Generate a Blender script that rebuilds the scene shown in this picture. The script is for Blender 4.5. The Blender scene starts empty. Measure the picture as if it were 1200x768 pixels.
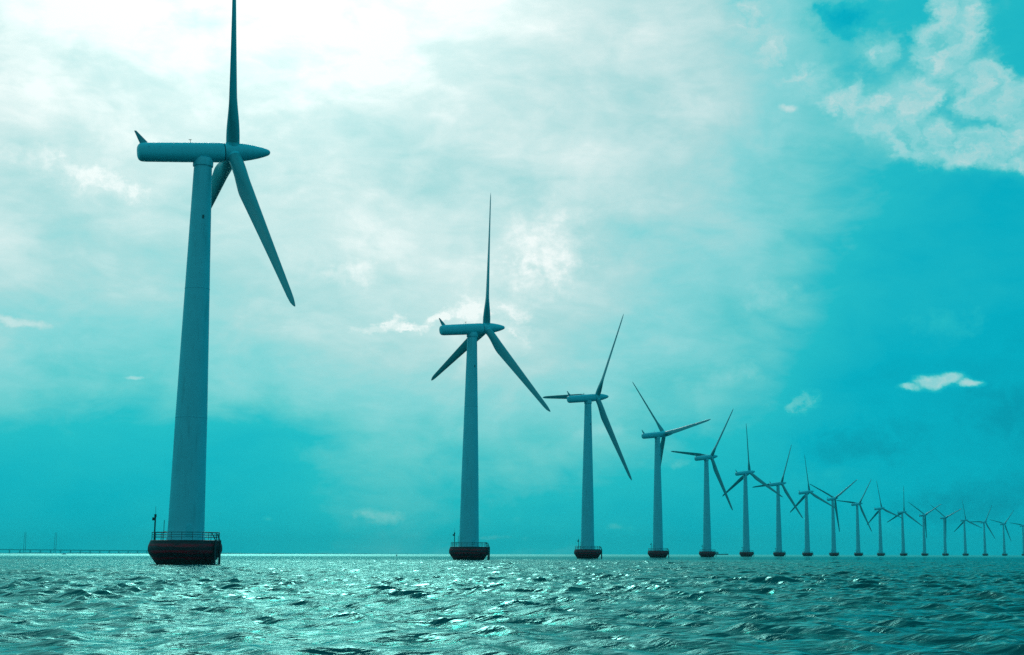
import bpy, bmesh, math, random
import numpy as np
from mathutils import Matrix, Vector
D = math.pi/180
scene = bpy.context.scene
COL = scene.collection
random.seed(4)

# ------------------------------------------------------------------ camera
HC = 1.641
cam = bpy.data.cameras.new('camera'); camo = bpy.data.objects.new('camera', cam); COL.objects.link(camo)
cam.sensor_width = 36; cam.lens = 36*1672.4/1200; cam.shift_x = -100.2/1200
cam.clip_start = 0.3; cam.clip_end = 90000
camo.matrix_world = Matrix.Translation((0, 0, HC)) @ Matrix.Rotation((90+9.028)*D, 4, 'X') @ Matrix.Rotation(.095*D, 4, 'Z')
scene.camera = camo

# ------------------------------------------------------------------ view and render
vs = scene.view_settings; vs.view_transform = 'Standard'; vs.look = 'None'; vs.gamma = 1; vs.exposure = 0.0; vs.use_curve_mapping = False
scene.render.engine = 'CYCLES'
cy = scene.cycles
cy.use_denoising = False; cy.max_bounces = 6; cy.diffuse_bounces = 3; cy.glossy_bounces = 3
cy.volume_bounces = 1; cy.caustics_reflective = False; cy.caustics_refractive = False
cy.sample_clamp_indirect = 4; cy.sample_clamp_direct = 6

SUN_AZ, SUN_EL = -15.0, 30.0           # azimuth from +Y towards +X

def lin(r, g, b):
    f = lambda c: (c/255/12.92) if c/255 <= .04045 else ((c/255+.055)/1.055)**2.4
    return (f(r), f(g), f(b), 1)

# ------------------------------------------------------------------ node helper
class NT:
    def __init__(s, nt): s.nt = nt; s.n = nt.nodes; s.l = nt.links
    def new(s, t, **k):
        n = s.n.new(t)
        for a, b in k.items(): setattr(n, a, b)
        return n
    def put(s, sock, v):
        if isinstance(v, bpy.types.NodeSocket): s.l.new(v, sock)
        elif v is not None: sock.default_value = v
    def m(s, op, a, b=None, c=None, clamp=False):
        n = s.new('ShaderNodeMath', operation=op, use_clamp=clamp)
        s.put(n.inputs[0], a)
        if b is not None: s.put(n.inputs[1], b)
        if c is not None: s.put(n.inputs[2], c)
        return n.outputs[0]
    def noise(s, vec, scale, detail=4, rough=.55, dist=0, lac=2.0):
        n = s.new('ShaderNodeTexNoise'); s.put(n.inputs['Vector'], vec)
        n.inputs['Scale'].default_value = scale; n.inputs['Detail'].default_value = detail
        n.inputs['Roughness'].default_value = rough; n.inputs['Distortion'].default_value = dist; n.inputs['Lacunarity'].default_value = lac
        return n
    def mixc(s, f, a, b, blend='MIX'):
        n = s.new('ShaderNodeMix', data_type='RGBA', blend_type=blend)
        s.put(n.inputs[0], f); s.put(n.inputs[6], a); s.put(n.inputs[7], b)
        return n.outputs[2]
    def step(s, x, lo, hi):
        n = s.new('ShaderNodeMapRange', interpolation_type='SMOOTHSTEP', clamp=True)
        s.put(n.inputs[0], x); s.put(n.inputs[1], lo); s.put(n.inputs[2], hi)
        return n.outputs[0]
    def ramp(s, x, stops):
        n = s.new('ShaderNodeValToRGB'); e = n.color_ramp.elements
        while len(e) < len(stops): e.new(.5)
        for i, (p, c) in enumerate(stops): e[i].position = p; e[i].color = c
        s.put(n.inputs[0], x); return n.outputs[0]
    def xyz(s, x, y, z=0.):
        n = s.new('ShaderNodeCombineXYZ'); s.put(n.inputs[0], x); s.put(n.inputs[1], y); s.put(n.inputs[2], z); return n.outputs[0]
    def curve(s, x, pts):
        n = s.new('ShaderNodeFloatCurve'); cm = n.mapping; cm.use_clip = False
        c = cm.curves[0]
        while len(c.points) < len(pts): c.points.new(.5, .5)
        for i, (a, b) in enumerate(pts): c.points[i].location = (a, b); c.points[i].handle_type = 'AUTO_CLAMPED'
        cm.update(); s.put(n.inputs['Value'], x); return n.outputs[0]

# ------------------------------------------------------------------ world: cloudy sky by direction (azimuth / elevation in degrees)
world = bpy.data.worlds.new('World'); scene.world = world; world.use_nodes = True
w = NT(world.node_tree); w.n.clear()
tc = w.new('ShaderNodeTexCoord'); sep = w.new('ShaderNodeSeparateXYZ'); w.l.new(tc.outputs['Generated'], sep.inputs[0])
dx, dy, dz = sep.outputs
az = w.m('MULTIPLY', w.m('ARCTAN2', dx, dy), 1/D)
el = w.m('MULTIPLY', w.m('ARCSINE', dz), 1/D)

F, PX = 1672.4, 700.2
def ang(x, y):                     # direction in which a cloud stood, read off the photograph once
    v = (384-y)/F; u = (x-PX)/F; p = 9.028*D
    return math.atan2(u, math.cos(p)-math.sin(p)*v)/D, math.atan2(math.sin(p)+math.cos(p)*v, math.hypot(u, math.cos(p)-math.sin(p)*v))/D

# cloud thickness over the sky: rows of elevation, columns of azimuth
AZ = [-60, -32, -24, -20.5, -17, -13.6, -10.2, -6.8, -3.4, 0, 3.4, 6.8, 10.2, 13.5, 17, 26, 60]
EL = [0, 1.7, 4.0, 6.7, 8.5, 11.9, 15.3, 18.7, 22.5, 32, 60]
W = np.array([
 [.24,.26,.26,.26,.26,.30,.42,.46,.44,.40,.32,.26,.22,.20,.19,.18,.17],
 [.24,.25,.26,.26,.26,.28,.34,.40,.38,.33,.28,.26,.23,.20,.19,.18,.17],
 [.24,.30,.34,.31,.30,.36,.44,.50,.47,.42,.36,.30,.23,.20,.18,.17,.17],
 [.28,.50,.56,.55,.55,.58,.66,.70,.70,.64,.55,.38,.25,.22,.20,.18,.17],
 [.32,.58,.66,.65,.66,.70,.77,.79,.79,.71,.62,.50,.30,.25,.23,.20,.20],
 [.40,.70,.80,.78,.80,.84,.87,.88,.87,.79,.66,.54,.34,.28,.26,.22,.20],
 [.50,.76,.84,.87,.89,.90,.89,.88,.84,.77,.69,.60,.46,.34,.27,.25,.22],
 [.55,.82,.90,.93,.95,.95,.93,.91,.87,.84,.76,.66,.50,.38,.34,.30,.25],
 [.55,.88,.96,.98,.98,.98,.97,.94,.90,.88,.82,.70,.44,.38,.36,.32,.25],
 [.45,.66,.72,.75,.75,.75,.73,.70,.66,.62,.58,.54,.54,.48,.42,.36,.25],
 [.36,.38,.40,.40,.40,.40,.40,.40,.40,.40,.38,.38,.40,.40,.40,.35,.25]])
U, S, Vt = np.linalg.svd(W-.5)
# large scale warp so no edge follows the table
p3 = w.xyz(az, el, 0.)
wp = w.noise(p3, .11, 3, .5); sepw = w.new('ShaderNodeSeparateColor'); w.l.new(wp.outputs['Color'], sepw.inputs[0])
azw = w.m('ADD', az, w.m('MULTIPLY', w.m('SUBTRACT', sepw.outputs[0], .5), 4.))
elw = w.m('ADD', el, w.m('MULTIPLY', w.m('MULTIPLY', w.m('SUBTRACT', sepw.outputs[1], .5), 3.), w.step(el, 0., 9.)))
un = w.m('MULTIPLY_ADD', azw, 1/120, .5, clamp=True)
vn = w.m('POWER', w.m('DIVIDE', w.m('MAXIMUM', elw, 0.), 60, clamp=True), .5)
tot = None
for k in range(4):
    a = [((q+60)/120, .5+float(U[0, 0]*0)+float(Vt[k, i])/2) for i, q in enumerate(AZ)]
    b = [((q/60)**.5, .5+float(U[i, k])/2) for i, q in enumerate(EL)]
    t = w.m('MULTIPLY', w.m('SUBTRACT', w.curve(un, a), .5), w.m('SUBTRACT', w.curve(vn, b), .5))
    t = w.m('MULTIPLY', t, 4*float(S[k]))
    tot = t if tot is None else w.m('ADD', tot, t)
base = w.m('ADD', tot, .5)
# texture of the overcast: soft streaks and mottling, stronger where the cloud is thick
st = w.xyz(w.m('MULTIPLY', az, 1.), w.m('MULTIPLY', el, 1.9), 3.)
n1 = w.noise(st, .16, 6, .55, .4).outputs['Fac']
n2 = w.noise(w.xyz(az, w.m('MULTIPLY', el, 2.6), 9.), .55, 5, .6, .6).outputs['Fac']
n3 = w.noise(w.xyz(az, w.m('MULTIPLY', el, 1.5), 30.), .22, 8, .55, .4).outputs['Fac']
n3 = w.m('SUBTRACT', w.step(n3, .42, .62), .5)
tex = w.m('ADD', w.m('MULTIPLY', w.m('SUBTRACT', n1, .5), .44), w.m('ADD', w.m('MULTIPLY', w.m('SUBTRACT', n2, .5), .14), w.m('MULTIPLY', n3, .07)))
tex = w.m('MULTIPLY', tex, w.m('MULTIPLY_ADD', w.step(base, .15, .6), .68, .32))
base = w.m('ADD', w.m('ADD', base, tex), w.m('MULTIPLY', w.step(base, .45, .7), .015))

# single clouds: (x, y, half width deg, half height deg, turn deg, amount, raggedness, softness)
fb = w.noise(p3, .9, 8, .62, .5).outputs['Fac']
fb2 = w.noise(w.xyz(az, el, 17.), 2.4, 7, .65, .3).outputs['Fac']
rag = w.m('ADD', w.m('MULTIPLY', w.m('SUBTRACT', fb, .5), 1.5), w.m('MULTIPLY', w.m('SUBTRACT', fb2, .5), .7))
ws = w.new('ShaderNodeSeparateColor'); w.l.new(w.noise(w.xyz(az, w.m('MULTIPLY', el, 1.3), 5.), .75, 7, .66).outputs['Color'], ws.inputs[0])
AZB = w.m('ADD', az, w.m('MULTIPLY', w.m('SUBTRACT', ws.outputs[0], .5), 3.2))
ELB = w.m('ADD', el, w.m('MULTIPLY', w.m('SUBTRACT', ws.outputs[1], .5), 1.7))
INN = w.m('ADD', .62, w.m('MULTIPLY', w.noise(w.xyz(AZB, ELB, 2.), 1.1, 7, .62, .2).outputs['Fac'], .76))
def blob(x, y, a, b, rot, amt, k=1., lo=.35, hi=.75):
    global base
    a0, e0 = ang(x, y); c, s_ = math.cos(rot*D), math.sin(rot*D)
    da = w.m('SUBTRACT', AZB if a > .6 else w.m('MULTIPLY_ADD', w.m('SUBTRACT', AZB, az), .5, az), a0); de = w.m('SUBTRACT', ELB if b > .6 else w.m('MULTIPLY_ADD', w.m('SUBTRACT', ELB, el), .35, el), e0)
    p = w.m('ADD', w.m('MULTIPLY', da, c/a), w.m('MULTIPLY', de, s_/a))
    q = w.m('ADD', w.m('MULTIPLY', da, -s_/b), w.m('MULTIPLY', de, c/b))
    r2 = w.m('ADD', w.m('MULTIPLY', p, p), w.m('MULTIPLY', q, q))
    g = w.m('EXPONENT', w.m('MULTIPLY', r2, -1.))
    near = w.step(r2, 6., 3.)
    msk = w.m('MULTIPLY', w.step(w.m('ADD', g, w.m('MULTIPLY', rag, k)), lo, hi), near)
    base = w.m('MULTIPLY_ADD', w.m('MULTIPLY', msk, INN), amt*1.1, base)
# a bank of heaped cloud: gaussians joined, broken by fractal noise, shaded by its own relief towards the sun
NB = w.noise(w.xyz(AZB, ELB, 0.), .55, 9, .56, .3).outputs['Fac']
NB2 = w.noise(w.xyz(w.m('ADD', AZB, -.35), w.m('ADD', ELB, .3), 0.), .55, 9, .56, .3).outputs['Fac']
RELIEF = w.m('SUBTRACT', NB, NB2)
def bank(pts, k, lo, hi, level, relief, opacity, wf=1.):
    global base
    A_ = w.m('MULTIPLY_ADD', w.m('SUBTRACT', AZB, az), wf, az); E_ = w.m('MULTIPLY_ADD', w.m('SUBTRACT', ELB, el), wf, el)
    G = None
    for x, y, a, b, h in pts:
        a0, e0 = ang(x, y); p = w.m('MULTIPLY', w.m('SUBTRACT', A_, a0), 1/a); q = w.m('MULTIPLY', w.m('SUBTRACT', E_, e0), 1/b)
        g = w.m('MULTIPLY', w.m('EXPONENT', w.m('MULTIPLY', w.m('ADD', w.m('MULTIPLY', p, p), w.m('MULTIPLY', q, q)), -1.)), h)
        G = g if G is None else w.m('SMOOTH_MAX', G, g, .25)
    Dn = w.m('ADD', G, w.m('MULTIPLY', w.m('ADD', w.m('SUBTRACT', NB, .5), w.m('MULTIPLY', w.m('SUBTRACT', fb2, .5), .25)), k))
    msk = w.m('MULTIPLY', w.step(Dn, lo, hi), w.step(G, .05, .3))
    edge = w.m('MULTIPLY', w.step(Dn, hi+.35, hi-.1), .10)
    val = w.m('ADD', w.m('ADD', edge, level), w.m('MULTIPLY', RELIEF, relief))
    f = w.m('MULTIPLY', msk, opacity)
    base = w.m('ADD', w.m('MULTIPLY', base, w.m('SUBTRACT', 1., f)), w.m('MULTIPLY', val, f))
blob(985, 22, 1.7, 1.0, 0, -.20, .5, .3, 1.1)
HEAP = [(880, 10, 1.3, 1.5, .8), (905, 60, 1.0, 1.0, .8), (945, 95, 1.1, .9, .85), (990, 115, 1.3, .9, .9), (1030, 135, 1.2, .8, 1.), (1075, 160, 1.3, .8, 1.05),
      (1130, 172, 1.5, .7, 1.1), (1185, 172, 1.3, .7, 1.1), (1240, 180, 1.5, .9, 1.1), (1200, 125, 1.2, 1.0, 1.), (1150, 100, 1.2, 1.1, 1.05), (1110, 55, 1.3, 1.0, 1.05),
      (1120, 10, 1.0, 1.0, .95), (1075, 110, 1.1, .8, .9), (1030, 60, 1.0, .8, .62)]
bank([(x, y, a*1.15, b*1.15, h*1.45 if x > 1000 else h) for x, y, a, b, h in HEAP], .62, .22, 1.0, .60, .9, .9, .7)
bank(HEAP, .9, .45, 1.5, .74, 1.2, .5, .7)
bank([(430, 384, 1.2, .28, .7), (475, 382, 1.2, .30, 1.), (520, 374, 1.1, .34, 1.), (555, 362, 1.1, .42, 1.), (600, 368, 1.0, .5, .9), (612, 395, .6, .6, .8), (545, 345, .9, .5, .55)], .9, .30, .95, .91, .9, .8)
bank([(1066, 453, .7, .22, .9), (1092, 447, .8, .36, 1.1), (1112, 444, .7, .32, 1.1), (1138, 449, .6, .22, .9)], .55, .25, 1.0, .70, 1.0, .85, .35)
for B in [
  (920, 126, .55, .18, -5, .24, .9, .3, 1.3), (1105, 380, 1.8, .9, 10, .12, .9, .4, 1.3),
  (942, 472, .75, .62, 0, .17, .5, .35, 1.2),
  (640, 285, 2.0, 1.9, 20, .15, 1., .2, 1.5), (415, 322, 1.0, .7, 10, .12, .8, .3, 1.4), (620, 330, 2.2, 1.2, 20, .10, 1., .2, 1.5),
  (20, 378, 1.5, .24, -8, .16, .8, .35, 1.1), (60, 195, 3.6, .8, -14, .10, 1.2, .3, 1.3), (130, 215, 2.5, .5, -14, .08, 1.2, .3, 1.3), (152, 443, .5, .12, 0, .20, .5, .4, 1.),
  (446, 606, 1.0, .36, -12, .15, .8, .35, 1.2), (316, 609, .35, .2, 0, .12, .5, .35, 1.1), (585, 631, 1.2, .16, 0, .09, .6, .4, 1.1), (722, 617, .9, .2, 0, .08, .5, .4, 1.1),
  (860, 440, 1.6, .5, 10, .09, 1., .4, 1.4), (800, 545, 1.4, .35, 0, .10, 1., .4, 1.4), (700, 505, 2.0, .4, 5, .09, 1., .4, 1.4), (960, 560, 2.0, .5, 5, .07, 1., .4, 1.4),
  (900, 350, 1.6, .7, 10, .08, 1.2, .4, 1.4), (1130, 590, 4.0, 1.2, 5, -.10, 1., .2, 1.3), (1000, 520, 3.0, 1.0, 8, -.08, 1.2, .2, 1.3), (1180, 480, 2.0, 1.2, 8, -.07, 1.2, .2, 1.3),
]: blob(*B)

col = w.ramp(base, [(0, lin(0, 118, 145)), (.22, lin(0, 168, 190)), (.38, lin(34, 182, 194)), (.5, lin(98, 197, 201)), (.63, lin(138, 208, 211)),
                    (.76, lin(174, 214, 215)), (.9, lin(214, 231, 230)), (1, lin(247, 249, 247))])
# brightness of the clouds thinned in front of the sun
sd = Vector((math.sin(SUN_AZ*D)*math.cos(SUN_EL*D), math.cos(SUN_AZ*D)*math.cos(SUN_EL*D), math.sin(SUN_EL*D)))
dt = w.new('ShaderNodeVectorMath', operation='DOT_PRODUCT'); w.l.new(tc.outputs['Generated'], dt.inputs[0]); dt.inputs[1].default_value = sd
glow = w.m('MULTIPLY', w.step(dt.outputs['Value'], math.cos(17*D), 1.), .2)
col = w.mixc(1., col, w.xyz(*[w.m('ADD', glow, 1.)]*3), 'MULTIPLY')
# dimmer sky away from the sun, behind the boat
back = w.step(dy, .3, -.6)
col = w.mixc(w.m('MULTIPLY', back, .8), col, lin(92, 160, 170))
sky = w.new('ShaderNodeTexSky', sky_type='NISHITA', sun_disc=False); sky.sun_elevation = SUN_EL*D; sky.sun_rotation = SUN_AZ*D
sky.air_density = 1; sky.dust_density = 2
tint = w.mixc(1., sky.outputs[0], (.002, .045, .05, 1), 'MULTIPLY')
bg1 = w.new('ShaderNodeBackground'); w.l.new(col, bg1.inputs[0]); bg1.inputs[1].default_value = .97
bg2 = w.new('ShaderNodeBackground'); w.l.new(tint, bg2.inputs[0]); bg2.inputs[1].default_value = .1
ad = w.new('ShaderNodeAddShader'); w.l.new(bg1.outputs[0], ad.inputs[0]); w.l.new(bg2.outputs[0], ad.inputs[1])
wo = w.new('ShaderNodeOutputWorld'); w.l.new(ad.outputs[0], wo.inputs[0])
world.cycles.sampling_method = 'MANUAL'; world.cycles.sample_map_resolution = 512

sl = bpy.data.lights.new('sun', 'SUN'); sl.energy = .5; sl.angle = 14*D; sl.color = (1, .97, .9)
so = bpy.data.objects.new('sun', sl); COL.objects.link(so)
so.rotation_euler = sd.to_track_quat('Z', 'Y').to_euler(); so.location = (0, 0, 200)

# ------------------------------------------------------------------ materials
def mat(name):
    m = bpy.data.materials.new(name); m.use_nodes = True; t = NT(m.node_tree); return m, t, m.node_tree.nodes['Principled BSDF']

def paint(name, c, rough=.42, dirt=.10, scale=.35):
    m, t, b = mat(name)
    g = t.new('ShaderNodeTexCoord')
    mp = t.new('ShaderNodeMapping'); t.l.new(g.outputs['Object'], mp.inputs[0]); mp.inputs['Scale'].default_value = (1, 1, .12)
    n = t.noise(mp.outputs[0], scale*4, 6, .62).outputs['Fac']
    n2 = t.noise(g.outputs['Object'], scale, 4, .5).outputs['Fac']
    f = t.m('ADD', t.m('MULTIPLY', t.step(n, .5, .8), dirt*1.6), t.m('MULTIPLY', n2, dirt), clamp=True)
    t.put(b.inputs['Base Color'], t.mixc(f, c, (c[0]*.35, c[1]*.45, c[2]*.45, 1)))
    t.put(b.inputs['Roughness'], t.m('MULTIPLY_ADD', n2, .25, rough-.1))
    return m
M_TOWER = paint('tower_paint', (.12, .72, .82, 1), .45, .26)
M_NAC = paint('nacelle_paint', (.07, .70, .80, 1), .38, .14, .6)
M_BLADE = paint('blade_gelcoat', (.05, .38, .42, 1), .35, .12)
M_RAIL = paint('railing_paint', (.02, .12, .13, 1), .5, .2)
M_STEEL = paint('dark_steel', (.015, .04, .045, 1), .5, .2)

def foundation_mat():
    m, t, b = mat('foundation_concrete')
    g = t.new('ShaderNodeTexCoord'); s = t.new('ShaderNodeSeparateXYZ'); t.l.new(g.outputs['Object'], s.inputs[0])
    ang_ = t.m('ARCTAN2', s.outputs[0], s.outputs[1])
    v = t.xyz(t.m('MULTIPLY', ang_, 1.6), t.m('MULTIPLY', s.outputs[2], 2.2), 0.)
    n = t.noise(v, 1.3, 5, .6).outputs['Fac']
    wv = t.m('SINE', t.m('MULTIPLY', t.m('ADD', s.outputs[2], t.m('MULTIPLY', n, .5)), 6.5))
    red = t.step(t.m('ADD', wv, t.m('MULTIPLY', t.m('SUBTRACT', n, .5), 6.)), -.2, 1.2)
    c = t.mixc(red, (.02, .014, .018, 1), (.42, .006, .02, 1))
    wet = t.step(s.outputs[2], 1.0, .3)
    c = t.mixc(t.m('MULTIPLY', wet, .8), c, (.008, .03, .022, 1))
    t.put(b.inputs['Base Color'], c); b.inputs['Roughness'].default_value = .65
    bp = t.new('ShaderNodeBump'); bp.inputs['Strength'].default_value = .4; bp.inputs['Distance'].default_value = .05
    t.l.new(n, bp.inputs['Height']); t.l.new(bp.outputs[0], b.inputs['Normal'])
    return m
M_FOUND = foundation_mat()

def water_mat():
    m, t, b = mat('sea_water')
    geo = t.new('ShaderNodeNewGeometry'); s = t.new('ShaderNodeSeparateXYZ'); t.l.new(geo.outputs['Position'], s.inputs[0])
    P = geo.outputs['Position']
    # ripples: wind direction stretched, several sizes
    rot = t.new('ShaderNodeMapping'); rot.inputs['Rotation'].default_value = (0, 0, 14*D); rot.inputs['Scale'].default_value = (.75, 1.6, 1)
    t.l.new(P, rot.inputs[0])
    a = t.noise(rot.outputs[0], 1.3, 3, .5, .4).outputs['Fac']
    c = t.noise(rot.outputs[0], 4.2, 5, .66, .5).outputs['Fac']
    d = t.noise(rot.outputs[0], .33, 3, .55, .3).outputs['Fac']
    # gusts: calmer and rougher areas of the sea
    gust = t.step(t.noise(P, .035, 3, .5).outputs['Fac'], .3, .7)
    h = t.m('ADD', t.m('MULTIPLY', a, .24), t.m('ADD', t.m('MULTIPLY', c, .03), t.m('MULTIPLY', d, .20)))
    bp = t.new('ShaderNodeBump'); bp.inputs['Distance'].default_value = 1.
    t.put(bp.inputs['Strength'], t.m('MULTIPLY_ADD', gust, .45, .55)); t.l.new(h, bp.inputs['Height'])
    t.l.new(bp.outputs[0], b.inputs['Normal'])
    t.n.remove(b)
    df = t.new('ShaderNodeBsdfDiffuse'); t.put(df.inputs[0], t.mixc(gust, (.0, .058, .062, 1), (.0, .105, .11, 1))); t.l.new(bp.outputs[0], df.inputs['Normal'])
    gl = t.new('ShaderNodeBsdfGlossy'); gl.inputs['Color'].default_value = (.30, .88, .83, 1); 
    ln = t.new('ShaderNodeVectorMath', operation='LENGTH'); t.l.new(P, ln.inputs[0])
    wind = t.step(t.m('ADD', ln.outputs['Value'], t.m('MULTIPLY', t.noise(P, .004, 3).outputs['Fac'], 600.)), 900., 1800.)   # fresher wind out on the open water
    t.put(gl.inputs['Roughness'], t.m('MULTIPLY_ADD', wind, .24, .06)); t.l.new(bp.outputs[0], gl.inputs['Normal'])
    fr = t.new('ShaderNodeFresnel'); fr.inputs[0].default_value = 1.33; t.l.new(bp.outputs[0], fr.inputs['Normal'])
    mx = t.new('ShaderNodeMixShader'); t.l.new(fr.outputs[0], mx.inputs[0]); t.l.new(df.outputs[0], mx.inputs[1]); t.l.new(gl.outputs[0], mx.inputs[2])
    t.l.new(mx.outputs[0], t.n['Material Output'].inputs['Surface'])
    return m
M_WATER = water_mat()

# ------------------------------------------------------------------ mesh helpers
def ring(bm, pts): return [bm.verts.new(p) for p in pts]
def bridge(bm, a, b):
    n = len(a)
    for i in range(n): bm.faces.new((a[i], a[(i+1) % n], b[(i+1) % n], b[i]))
def lathe(bm, prof, seg=48, axis='Z', cap=True, sq=(1, 1)):
    prev = None
    for r, z in prof:
        pts = []
        for i in range(seg):
            a = 2*math.pi*i/seg; c, s = r*math.cos(a)*sq[0], r*math.sin(a)*sq[1]
            pts.append((c, s, z) if axis == 'Z' else (c, z, -s))
        cur = ring(bm, pts)
        if prev: bridge(bm, prev, cur)
        elif cap: bm.faces.new(cur[::-1])
        prev = cur
    if cap: bm.faces.new(prev)
def tube(bm, a, b, r, seg=8, r2=None):
    a, b = Vector(a), Vector(b); d = (b-a).normalized(); u = d.orthogonal().normalized(); v = d.cross(u)
    if r2 is None: r2 = r
    A = ring(bm, [a+(u*math.cos(2*math.pi*i/seg)+v*math.sin(2*math.pi*i/seg))*r for i in range(seg)])
    B = ring(bm, [b+(u*math.cos(2*math.pi*i/seg)+v*math.sin(2*math.pi*i/seg))*r2 for i in range(seg)])
    bridge(bm, A, B); bm.faces.new(A[::-1]); bm.faces.new(B)
def box(bm, lo, hi):
    x0, y0, z0 = lo; x1, y1, z1 = hi
    v = [bm.verts.new(p) for p in ((x0,y0,z0),(x1,y0,z0),(x1,y1,z0),(x0,y1,z0),(x0,y0,z1),(x1,y0,z1),(x1,y1,z1),(x0,y1,z1))]
    for f in ((0,3,2,1),(4,5,6,7),(0,1,5,4),(1,2,6,5),(2,3,7,6),(3,0,4,7)): bm.faces.new([v[i] for i in f])
def obj(name, bm, m, parent=None, smooth=True, kind=None):
    bmesh.ops.recalc_face_normals(bm, faces=bm.faces)
    me = bpy.data.meshes.new(name); bm.to_mesh(me); bm.free(); me.materials.append(m)
    if smooth:
        me.shade_smooth() if hasattr(me, 'shade_smooth') else None
        me.set_sharp_from_angle(angle=35*D)
    o = bpy.data.objects.new(name, me); COL.objects.link(o)
    if parent: o.parent = parent
    if kind: o['kind'] = kind
    return o
def tag(o, label, cat, group=None):
    o['label'] = label; o['category'] = cat
    if group: o['group'] = group
def empty(name, loc, rz=0):
    o = bpy.data.objects.new(name, None); COL.objects.link(o); o.location = loc; o.rotation_euler = (0, 0, rz); return o

# ------------------------------------------------------------------ the sea: one polar sheet of real waves
def build_water():
    R0, R1 = 2.0, 17000.
    # radii: fine where the chop is seen one crest at a time, looser far out
    r = [R0]
    while r[-1] < R1:
        q = r[-1]; r.append(q+(max(.06, q*.007) if q < 22 else min(.155+(q-22)*.0009, q*.0065) if q < 420 else q*.0065 if q < 2500 else q*.05))
    r = np.array(r)
    th = np.concatenate([np.linspace(-180, -45, 50)[:-1], np.linspace(-45, -27, 110)[:-1], np.linspace(-27, 21, 760)[:-1], np.linspace(21, 40, 110)[:-1], np.linspace(40, 180, 50)[:-1]])*D
    dr = np.gradient(r); dth = np.gradient(th); nt = len(th)
    Rg, Tg = np.meshgrid(r, th, indexing='ij'); Rg = Rg.astype(np.float32); Tg = Tg.astype(np.float32); X = Rg*np.sin(Tg); Y = Rg*np.cos(Tg)
    cell = np.maximum(dr[:, None]*1.0, Rg*dth[None, :])
    rng = np.random.default_rng(7)
    cell = cell.astype(np.float32); print('water grid', X.shape)
    Z = np.zeros_like(X); DX = np.zeros_like(X); DY = np.zeros_like(X)
    gust = .75+.25*np.sin(X*.021+Y*.013+1)*np.sin(Y*.017-X*.009)+.2*np.sin(X*.05-.03*Y)*np.sin(.043*Y+.3)
    nw = 110
    for k in range(nw):
        lam = .34*(7.5/.34)**((k+.5)/nw)*rng.uniform(.9, 1.1)
        main = math.atan2(-math.cos(24*D), -math.sin(24*D))        # travel direction of the wind sea
        a = main+rng.normal(0, .5)
        kx, ky = np.float32(math.cos(a)*2*math.pi/lam), np.float32(math.sin(a)*2*math.pi/lam)
        slope = .055*(1.0 if lam < 1.9 else (1.9/lam)**1.2)*rng.uniform(.6, 1.4)
        amp = slope*lam/(2*math.pi)
        fade = np.clip((lam/cell-2.2)/2, 0, 1)
        ph = kx*X+ky*Y+rng.uniform(0, 6.28)
        A = amp*fade*gust
        Z += A*np.cos(ph)+.22*A*np.cos(2*ph)*np.clip((lam/cell-6)/3, 0, 1)
        DX -= A*math.cos(a)*np.sin(ph); DY -= A*math.sin(a)*np.sin(ph)
    X = X+DX*.95; Y = Y+DY*.95
    n0 = X.size
    co = np.stack([X, Y, Z], -1).reshape(-1, 3).astype(np.float32)
    co = np.concatenate([co, np.array([[0, 0, 0]], np.float32)])
    i = np.arange(len(r)-1)[:, None]; j = np.arange(nt)[None, :]; j2 = (j+1) % nt
    q = np.stack([i*nt+j, i*nt+j2, (i+1)*nt+j2, (i+1)*nt+j], -1).reshape(-1, 4)[:, ::-1]
    tri = np.stack([np.full(nt, n0), (np.arange(nt)+1) % nt, np.arange(nt)], -1)
    loops = np.concatenate([q.ravel(), tri.ravel()]).astype(np.int32)
    me = bpy.data.meshes.new('water')
    me.vertices.add(len(co)); me.vertices.foreach_set('co', co.ravel())
    me.loops.add(len(loops)); me.loops.foreach_set('vertex_index', loops)
    nq, ntr = len(q), len(tri)
    me.polygons.add(nq+ntr)
    st = np.concatenate([np.arange(nq)*4, nq*4+np.arange(ntr)*3]).astype(np.int32)
    me.polygons.foreach_set('loop_start', st)
    me.polygons.foreach_set('use_smooth', np.ones(nq+ntr, bool))
    me.update(calc_edges=True); me.validate()
    if me.polygons[0].normal.z < 0: me.flip_normals()
    me.materials.append(M_WATER)
    o = bpy.data.objects.new('water', me); COL.objects.link(o); o['kind'] = 'structure'
build_water()

# low far shore under the bridge
M_COAST, t_, b_ = mat('far_shore'); n_ = t_.noise(t_.new('ShaderNodeNewGeometry').outputs['Position'], .004, 4).outputs['Fac']
t_.put(b_.inputs['Base Color'], t_.mixc(n_, (.01, .05, .05, 1), (.02, .09, .08, 1))); b_.inputs['Roughness'].default_value = .9
bm = bmesh.new(); rng = random.Random(3); prev = None
for i in range(121):
    a = (-34+i*.25)*D; R = 15200+300*math.sin(i*.3); h = (7+2.5*math.sin(i*.9)+1.5*rng.random())*min(1, (121-i)/40)
    c = Vector((math.sin(a), math.cos(a), 0))
    cur = [bm.verts.new(c*R+Vector((0, 0, -1))), bm.verts.new(c*(R+60)+Vector((0, 0, h))), bm.verts.new(c*(R+500)+Vector((0, 0, h*1.05))), bm.verts.new(c*(R+560)+Vector((0, 0, -1)))]
    if prev:
        for k in range(3): bm.faces.new((prev[k], cur[k], cur[k+1], prev[k+1]))
    prev = cur
obj('terrain', bm, M_COAST, kind='structure')

# ------------------------------------------------------------------ wind turbine
TILT = 7.187*D; CONE = .894*D; OFF = 4.569; PSI = 54*D
G_T = 'wind turbines in a curving row across the sea'
def world_dir(wx, wy):              # world horizontal direction to turbine frame (X = right across rotor, Y = towards rotor)
    c, s = math.cos(PSI), math.sin(PSI)
    return Vector((wx*c-wy*s, wx*s+wy*c, 0))

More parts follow.
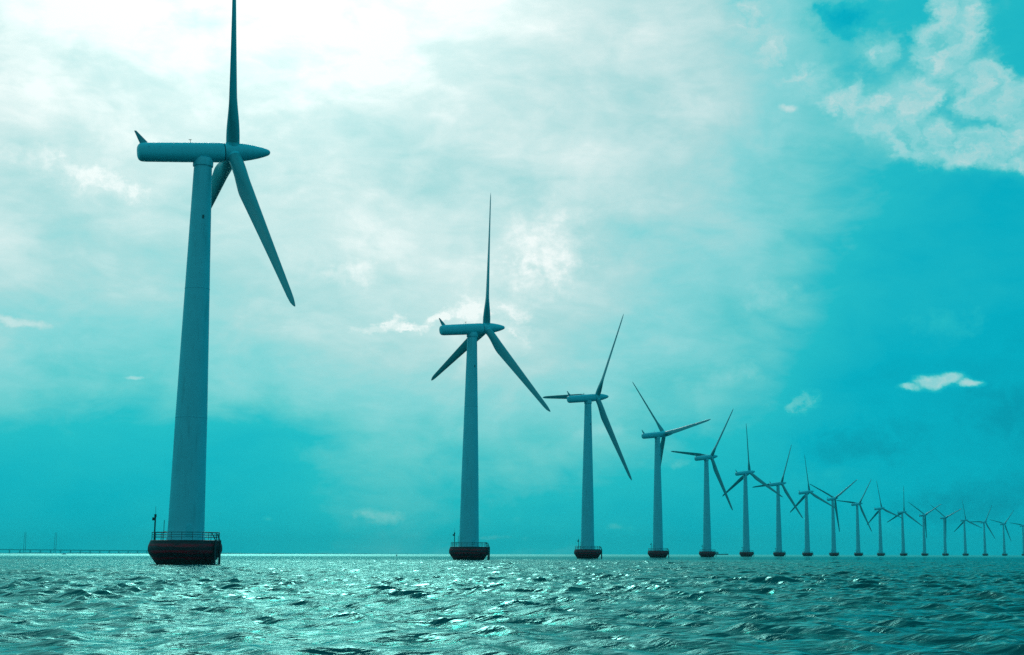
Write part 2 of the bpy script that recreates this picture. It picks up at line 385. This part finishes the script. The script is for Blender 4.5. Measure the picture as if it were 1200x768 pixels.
PITCH = 25
def make_turbine():
    T = empty('wind_turbine', (0, 0, 0))
    # tower: tapering steel tube, flange seams, slight flare at the foot
    bm = bmesh.new()
    prof = [(2.86, 3.55), (2.82, 3.8), (2.70, 4.2), (2.66, 6), (2.58, 10), (2.46, 16), (2.36, 22)]
    def rad(z): return 2.36+(z-22)*(1.36-2.36)/(62.3-22)
    for z in (22.06, 22.07, 22.13, 22.14, 30, 36, 42, 42.07, 42.08, 42.14, 42.15, 48, 54, 60, 61.2): 
        prof.append((rad(z)+(.035 if z in (22.07, 22.13, 42.08, 42.14) else 0), z))
    prof += [(1.36, 61.6), (1.52, 61.65), (1.55, 61.8), (1.55, 62.5), (1.50, 62.9)]
    lathe(bm, prof, 64); tw = obj('tower', bm, M_TOWER, T)
    # door at the deck, facing the boat landing
    bm = bmesh.new(); d = world_dir(.55, -.83); sd_ = Vector((-d.y, d.x, 0))
    pts = []
    for (s_, z) in [(-.45, 3.75), (.45, 3.75), (.45, 5.5), (.32, 5.85), (0, 6.0), (-.32, 5.85), (-.45, 5.5)]: pts.append(d*2.68+sd_*s_+Vector((0, 0, z)))
    A = ring(bm, [p-d*.3 for p in pts]); B = ring(bm, [p+d*.06 for p in pts]); bridge(bm, A, B); bm.faces.new(B); bm.faces.new(A[::-1])
    obj('door', bm, M_NAC, tw, smooth=False)
    # small vent high on the tower
    bm = bmesh.new(); d = world_dir(.62, -.78); sd_ = Vector((-d.y, d.x, 0)); zc = 53.3; rr = rad(zc)
    pts = [d*rr+sd_*a+Vector((0, 0, zc+b)) for a, b in ((-.14, -.28), (.14, -.28), (.14, .28), (-.14, .28))]
    A = ring(bm, [p-d*.1 for p in pts]); B = ring(bm, [p+d*.07 for p in pts]); bridge(bm, A, B); bm.faces.new(B); bm.faces.new(A[::-1])
    obj('vent', bm, M_RAIL, tw, smooth=False)

    # foundation: bowl shaped collar standing in the water, wide belly, deck on top
    bm = bmesh.new()
    lathe(bm, [(4.0, -2.5), (4.05, 0), (4.25, .25), (4.75, .95), (5.25, 1.65), (5.42, 2.1), (5.40, 2.7), (5.22, 3.25), (5.12, 3.42), (5.12, 3.58), (4.95, 3.62), (2.6, 3.64)], 48)
    fd = obj('foundation', bm, M_FOUND, T)
    # railing round the deck, sixteen sided
    bm = bmesh.new(); n = 20; R = 4.93
    P = [Vector((R*math.cos(2*math.pi*i/n), R*math.sin(2*math.pi*i/n), 0)) for i in range(n)]
    for i in range(n):
        tube(bm, P[i]+Vector((0, 0, 3.5)), P[i]+Vector((0, 0, 4.78)), .042, 6)
        for z in (4.08, 4.42, 4.78): tube(bm, P[i]+Vector((0, 0, z)), P[(i+1) % n]+Vector((0, 0, z)), .036 if z < 4.7 else .05, 6)
    obj('railing', bm, M_RAIL, fd)
    # boat landing: two fender pipes, rungs and brackets at the right hand side
    bm = bmesh.new(); d = world_dir(.985, -.17); s_ = Vector((-d.y, d.x, 0))
    for k in (-.62, .62):
        tube(bm, d*5.62+s_*k+Vector((0, 0, -1.5)), d*5.62+s_*k+Vector((0, 0, 3.6)), .17, 10)
        tube(bm, d*5.62+s_*k+Vector((0, 0, 3.6)), d*4.95+s_*k+Vector((0, 0, 4.7)), .07, 8)
        for z in (1.9, 3.3): tube(bm, d*5.62+s_*k+Vector((0, 0, z)), d*5.0+s_*k+Vector((0, 0, z)), .09, 8)
    for q in range(14): tube(bm, d*5.50+s_*-.25+Vector((0, 0, -.2+q*.3)), d*5.50+s_*.25+Vector((0, 0, -.2+q*.3)), .025, 6)
    for k in (-.25, .25): tube(bm, d*5.5+s_*k+Vector((0, 0, -1.2)), d*5.5+s_*k+Vector((0, 0, 4.6)), .035, 6)
    obj('boat_landing', bm, M_STEEL, fd)
    # signal post with lantern at the left hand side
    bm = bmesh.new(); d = world_dir(-3.62, -2.9)
    tube(bm, d+Vector((0, 0, 3.55)), d+Vector((0, 0, 7.0)), .11, 8)
    tube(bm, d+Vector((0, 0, 7.0)), d+Vector((0, 0, 7.45)), .17, 10)
    e = world_dir(-1, 0); box_c = d+e*.28+Vector((0, 0, 6.75))
    box(bm, box_c-Vector((.17, .17, .22)), box_c+Vector((.17, .17, .22)))
    tube(bm, d+Vector((0, 0, 7.4)), d+Vector((0, 0, 8.6)), .025, 6)
    obj('signal_post', bm, M_STEEL, fd)
    bm = bmesh.new(); d = world_dir(-2.75, -1.7)
    tube(bm, d+Vector((0, 0, 3.55)), d+Vector((0, 0, 6.6)), .05, 6); tube(bm, d+Vector((0, 0, 4.9)), d*.9+Vector((0, 0, 4.9)), .04, 6)
    obj('mast', bm, M_STEEL, fd)

    # nacelle: long rounded body tilted up a little towards the rotor
    y0, y1 = -9.98, 3.05
    bm = bmesh.new(); seg = 40; prev = None
    prof = [(.0, y0-.12, 1), (.45, y0-.11, 1), (.85, y0-.05, 1), (1.12, y0+.08, 1), (1.30, y0+.30, 1), (1.38, y0+.62, 1), (1.42, y0+1.2, 1), (1.45, -6, 1), (1.48, -3, 1), (1.49, 0, 1), (1.49, 2.2, 1), (1.46, 2.9, 1), (1.40, y1, 1)]
    for r, y, _ in prof[1:]:
        pts = []
        for i in range(seg):
            a = 2*math.pi*i/seg; ca, sa = math.cos(a), math.sin(a)
            e = 2/2.35; cx = math.copysign(abs(ca)**e, ca); cz = math.copysign(abs(sa)**e, sa)
            pts.append((r*1.0*cx, y, r*cz-(0.06 if sa < 0 else 0)*r))
        cur = ring(bm, pts)
        if prev: bridge(bm, prev, cur)
        else: bm.faces.new(cur)
        prev = cur
    bm.faces.new(prev)
    # hatch seam along the flank
    for sx in (-1, 1):
        for yy in (-8.6, -6.9, -5.0, -3.0): tube(bm, (sx*1.40, yy, .55), (sx*1.46, yy, .55), .07, 8)
    nac = obj('nacelle', bm, M_NAC, T); nac.location = (0, 0, 64); nac.rotation_euler = (TILT, 0, 0)
    bm = bmesh.new(); lathe(bm, [(1.36, y1-.1), (1.36, y1+.16)], 40, 'Y'); obj('rotor_seal', bm, M_STEEL, nac)
    # tail fin, swept back
    bm = bmesh.new(); prev = None
    for k in range(6):
        f = k/5; z = 1.2+f*2.15; yc0 = -9.58-f*.75; ch = 1.45*(1-f)+.34*f; th_ = .20*(1-f)+.10*f
        pts = []
        for i in range(12):
            a = 2*math.pi*i/12; pts.append((math.sin(a)*th_*.5, yc0+ch*.5-(-math.cos(a))*ch*.5, z))
        cur = ring(bm, pts)
        if prev: bridge(bm, prev, cur)
        else: bm.faces.new(cur[::-1])
        prev = cur
    bm.faces.new(prev); obj('tail_fin', bm, M_BLADE, nac)
    bm = bmesh.new(); tube(bm, (.0, -1.9, 1.4), (0, -1.9, 2.0), .035, 6); tube(bm, (-.28, -1.9, 1.9), (.28, -1.9, 1.9), .03, 6); tube(bm, (0, -2.15, 2.0), (0, -1.7, 2.0), .05, 6)
    obj('wind_sensor', bm, M_STEEL, nac)

    # spinner, origin at rotor centre; its local Y is the shaft
    bm = bmesh.new()
    lathe(bm, [(1.40, -1.36), (1.45, -1.25), (1.48, -.6), (1.49, .4), (1.46, 1.1), (1.36, 2.0), (1.20, 3.0), (.99, 4.0), (.78, 4.8), (.62, 5.3), (.50, 5.62), (.34, 5.86), (.16, 5.98), (.04, 6.0)], 40, 'Y')
    for k in range(3):
        a = k*120*D; c = Vector((math.sin(a), 0, math.cos(a)))
        tube(bm, c*1.0, c*1.62, 1.06, 32)
    hub = obj('spinner', bm, M_NAC, T)
    hub.location = (0, OFF*math.cos(TILT), 64+OFF*math.sin(TILT))
    # blade along +Z
    bm = bmesh.new(); prev = None; R = 38.1
    st = [1.3, 1.9, 2.6, 3.4, 4.2, 5.0, 5.8, 6.7, 7.6, 8.6, 9.5, 10.6, 12, 14.5, 17.5, 20.5, 24, 27, 30, 33, 35.2, 36.6, 37.4, 37.85, 38.1]
    for z in st:
        if z < 9.5: f = max(0, (z-2.2)/7.3); f = f*f*(3-2*f); ch = 2.1+(2.72-2.1)*f; tc_ = 1+(.36-1)*f
        else: f = (z-9.5)/(R-9.5); f2 = f; ch = 2.72+(.95-2.72)*f2**1.02; tc_ = .36-.10*min(1, f*1.6); f = 1
        if z > 35: ch *= max(.18, 1-((z-35)/3.15)**3*.85)
        tw_ = (14*(1-min(1, z/R))**1.8+PITCH)*D
        pts = []
        for i in range(24):
            a = 2*math.pi*i/24; xx = .5*(1-math.cos(a))          # 0 LE .. 1 TE
            yt = 5*(.2969*math.sqrt(max(xx, 0))-.126*xx-.3516*xx**2+.2843*xx**3-.1036*xx**4)
            circ = math.sqrt(max(0, .25-(xx-.5)**2)); yy = (circ*(1-f)+yt*.97*f)
            sgn = 1 if a < math.pi else -1
            px = (xx-(.5*(1-f)+.33*f))*ch; py = sgn*yy*ch*tc_
            c, s = math.cos(tw_), math.sin(tw_)
            X_, Y_ = px*c+py*s, -px*s+py*c
            pts.append((X_, Y_+math.tan(CONE)*z, z))
        cur = ring(bm, pts)
        if prev: bridge(bm, prev, cur)
        else: bm.faces.new(cur[::-1])
        prev = cur
    bm.faces.new(prev)
    b0 = obj('blade', bm, M_BLADE, hub)
    for k in (1, 2):
        b = b0.copy(); COL.objects.link(b); b.parent = hub; b.rotation_euler = (0, k*120*D, 0)
    return T

def copy_tree(o, parent=None):
    c = o.copy(); COL.objects.link(c); c.parent = parent
    for ch in list(o.children): copy_tree(ch, c)
    return c

POS = [[-62.0, 217.4], [-35.1, 395.2], [-3.8, 573.8], [31.7, 752.5], [70.9, 930.3], [114.3, 1106.2], [161.3, 1280.2], [211.5, 1452.6], [266.1, 1623.5], [324.2, 1793.0], [385.1, 1961.1], [451.1, 2127.6], [519.8, 2293.0], [592.2, 2457.1], [668.0, 2620.0], [747.1, 2781.5], [829.5, 2941.4], [915.8, 3099.4]]
ALP = [18.7, 12.8, 34.5, 322.3, 38.2, 2.1, 26.4, 357.3, 57.4, 37.5, 353.2, 5.7, 303.8, 307.2, 354.5, 31.0, 43.8, 279.4]
DPS = [10.8, 3.6, 0.1, 1.4, -3.1, -0.6, -0.5, 1.8, -8.0, -1.4, -0.2, -2.0, -1.1, -1.3, 0.9, -0.4, 0.5, 0.5]
LAB = [
 'nearest and tallest wind turbine, its upright blade cut by the top of the picture',
 'second wind turbine of the row, one blade straight up and two spread below',
 'third wind turbine of the row, a level blade tip sticking out behind its tail fin',
 'fourth wind turbine, blades in a Y with one hanging down behind the tower',
 'fifth wind turbine, one blade reaching left past the nacelle, left of the low distant ship',
 'sixth wind turbine of the row, upright blade, just right of the low distant ship',
 'seventh wind turbine from the near end, level left blade pointing back at the sixth tower',
 'eighth wind turbine from the near end, upright blade leaning slightly left, lower blades spread',
 'ninth wind turbine from the near end, blades in a wide lopsided Y, one hanging down',
 'tenth wind turbine from the near end, level left blade tip touching the ninth tower',
 'eleventh wind turbine from the near end, below the small white cloud, upright blade leaning left',
 'twelfth wind turbine from the near end, one blade exactly upright and two spread low',
 'thirteenth wind turbine from the near end, sixth from the right edge, blades in a Y',
 'fourteenth wind turbine from the near end, fifth from the right edge, blades in a Y',
 'fifteenth wind turbine of the row, fourth from the right edge, upright blade',
 'third wind turbine from the right edge, small in haze, one blade level to left',
 'second wind turbine from the right edge, tiny in the haze, whole rotor still in view',
 'farthest wind turbine, cut by the right edge of the picture, blade pointing left',
]
proto = make_turbine()
for i in range(18):
    T = proto if i == 0 else copy_tree(proto)
    T.location = (POS[i][0], POS[i][1], 0); T.rotation_euler = (0, 0, -(52.075+DPS[i])*D)
    for ch in T.children:
        if ch.name.startswith('spinner'):
            ch.rotation_euler = (Matrix.Rotation(TILT, 3, 'X') @ Matrix.Rotation(ALP[i]*D, 3, 'Y')).to_euler()
    tag(T, LAB[i], 'wind turbine', G_T)

# ------------------------------------------------------------------ far bridge on the left horizon
def px_dir(x, dist):
    a = math.atan2(x-PX, F*1.012); return Vector((math.sin(a)*dist, math.cos(a)*dist, 0))
M_BR = paint('bridge_concrete', (.08, .48, .53, 1), .8, .1)
A = px_dir(-90, 12700); B = px_dir(215, 13500); L = (B-A).length; d = (B-A)/L; s_ = Vector((-d.y, d.x, 0))
BR = empty('cable_stayed_bridge', A)
def hgt(t): return 40*(1-t)+27*t
bm = bmesh.new(); prev = None
for i in range(41):
    t = i/40; c = d*(L*t); h = hgt(t)
    cur = ring(bm, [c+s_*12+Vector((0, 0, h)), c-s_*12+Vector((0, 0, h)), c-s_*9+Vector((0, 0, h-9)), c+s_*9+Vector((0, 0, h-9))])
    if prev: bridge(bm, prev, cur)
    else: bm.faces.new(cur)
    prev = cur
bm.faces.new(prev); obj('deck', bm, M_BR, BR, smooth=False)
npier = int(L/84)
for i in range(npier+1):
    t = i/npier; c = d*(L*t); bm = bmesh.new(); h = hgt(t)-9
    P4 = lambda a, b, z: [c+d*a*x+s_*b*y+Vector((0, 0, z)) for x, y in ((-1,-1),(1,-1),(1,1),(-1,1))]
    a_ = ring(bm, P4(7, 10, -3)); b_2 = ring(bm, P4(7, 10, 3)); c_ = ring(bm, P4(4.2, 7, 3.01)); e_ = ring(bm, P4(3.6, 8, h))
    bridge(bm, a_, b_2); bridge(bm, b_2, c_); bridge(bm, c_, e_); bm.faces.new(a_[::-1]); bm.faces.new(e_)
    obj('pier', bm, M_BR, BR, smooth=False)
def at_px(x):   # parameter along the bridge seen at photo column x
    best = min(range(2001), key=lambda k: abs(PX+F*1.012*math.tan(math.atan2((A+d*L*k/2000).x, (A+d*L*k/2000).y))-x)); return best/2000
for xs, top in (((27.3, 30.5), 150), ((64.5, 64.5), 0)):
    pass
for xx in (29, 65):
    t = at_px(xx); c = d*(L*t); bm = bmesh.new()
    for k in (-1, 1):
        a_ = ring(bm, [c+s_*(k*22+x*2)+d*y*2.2+Vector((0, 0, -3)) for x, y in ((-1,-1),(1,-1),(1,1),(-1,1))])
        b_2 = ring(bm, [c+s_*(k*14+x*1.2)+d*y*1.4+Vector((0, 0, 178)) for x, y in ((-1,-1),(1,-1),(1,1),(-1,1))])
        bridge(bm, a_, b_2); bm.faces.new(a_[::-1]); bm.faces.new(b_2)
    tube(bm, c-s_*19+Vector((0, 0, 44)), c+s_*19+Vector((0, 0, 44)), 2.5); obj('pylon', bm, M_BR, BR, smooth=False)
    bm = bmesh.new()
    for sg in (-1, 1):
        for q in range(5):
            tube(bm, c+Vector((0, 0, 165-q*24)), c+d*sg*(130-q*24)+Vector((0, 0, hgt(t))), .5, 5)
    obj('stay_cables', bm, M_BR, BR)
tag(BR, 'long low bridge with two tall pylons, faint on the far left horizon', 'bridge')

# ------------------------------------------------------------------ far vessels and buoy
M_WHITE = paint('boat_paint', (.75, .8, .8, 1), .35, .05); M_DARK = paint('hull_paint', (.02, .07, .08, 1), .5, .1)
def hull(bm, L, Bm, H, draft=.5):
    prev = None
    for i in range(13):
        f = i/12; x = (f-.5)*L; wd = Bm/2*(1-max(0, (f-.55)/.45)**2.2)*(.85+.15*min(1, f*4)); wd = max(wd, .03); sh = H*(1+.35*max(0, f-.5)**2*2)
        cur = ring(bm, [(x, -wd*.6, -draft), (x, -wd, H*.35), (x, -wd, sh), (x, wd, sh), (x, wd, H*.35), (x, wd*.6, -draft)])
        if prev: bridge(bm, prev, cur)
        else: bm.faces.new(cur[::-1])
        prev = cur
    bm.faces.new(prev)
p = px_dir(75.7, 2300); mb = empty('motorboat', p, 10*D)
bm = bmesh.new(); hull(bm, 6.5, 2.3, 1.0); obj('hull', bm, M_WHITE, mb)
bm = bmesh.new(); box(bm, (-1.3, -.85, 1.0), (1.2, .85, 2.4)); bmesh.ops.bevel(bm, geom=bm.edges[:], offset=.25, segments=2, affect='EDGES'); obj('cabin', bm, M_WHITE, mb)
tag(mb, 'tiny white motorboat on the horizon below the far bridge', 'boat')
p = px_dir(465.5, 1100); bu = empty('buoy', p)
bm = bmesh.new(); lathe(bm, [(.5, -.6), (.85, -.1), (.85, .5), (.6, .7), (.28, 1.6), (.24, 2.0)], 16); obj('float', bm, M_DARK, bu)
bm = bmesh.new(); lathe(bm, [(.12, 2.0), (.12, 2.25), (.32, 2.3), (.32, 2.6), (.06, 2.75)], 12); obj('lantern', bm, M_DARK, bu)
bu.scale = (.6, .6, .6)
tag(bu, 'small dark buoy on the horizon left of the second turbine', 'buoy')
p = px_dir(846.5, 5200); sh = empty('cargo_ship', p, 6*D)
bm = bmesh.new(); hull(bm, 46, 9, 3.6, 1.5); obj('hull', bm, M_DARK, sh)
bm = bmesh.new(); box(bm, (-20, -3.6, 3.5), (-13.5, 3.6, 9)); box(bm, (-19, -2.6, 9.01), (-15, 2.6, 11)); obj('deckhouse', bm, M_DARK, sh, smooth=False)
bm = bmesh.new(); tube(bm, (14, 0, 3.5), (14, 0, 10), .35); tube(bm, (-17, 0, 11), (-17, 0, 15), .25); obj('mast', bm, M_DARK, sh)
tag(sh, 'low dark ship far off on the horizon between the fifth and sixth turbines', 'ship')

# ------------------------------------------------------------------ haze
HAZE = True
if HAZE:
    hm = bpy.data.materials.new('sea_haze'); hm.use_nodes = True; h = NT(hm.node_tree); h.n.clear()
    pv = h.new('ShaderNodeVolumePrincipled'); pv.inputs['Color'].default_value = (.08, .97, 1., 1); pv.inputs['Density'].default_value = .00005; pv.inputs['Anisotropy'].default_value = .1
    ho = h.new('ShaderNodeOutputMaterial'); h.l.new(pv.outputs[0], ho.inputs['Volume'])
    bm = bmesh.new(); box(bm, (-17500, -17500, -4), (17500, 17500, 190)); o = obj('haze', bm, hm, smooth=False); o['kind'] = 'stuff'
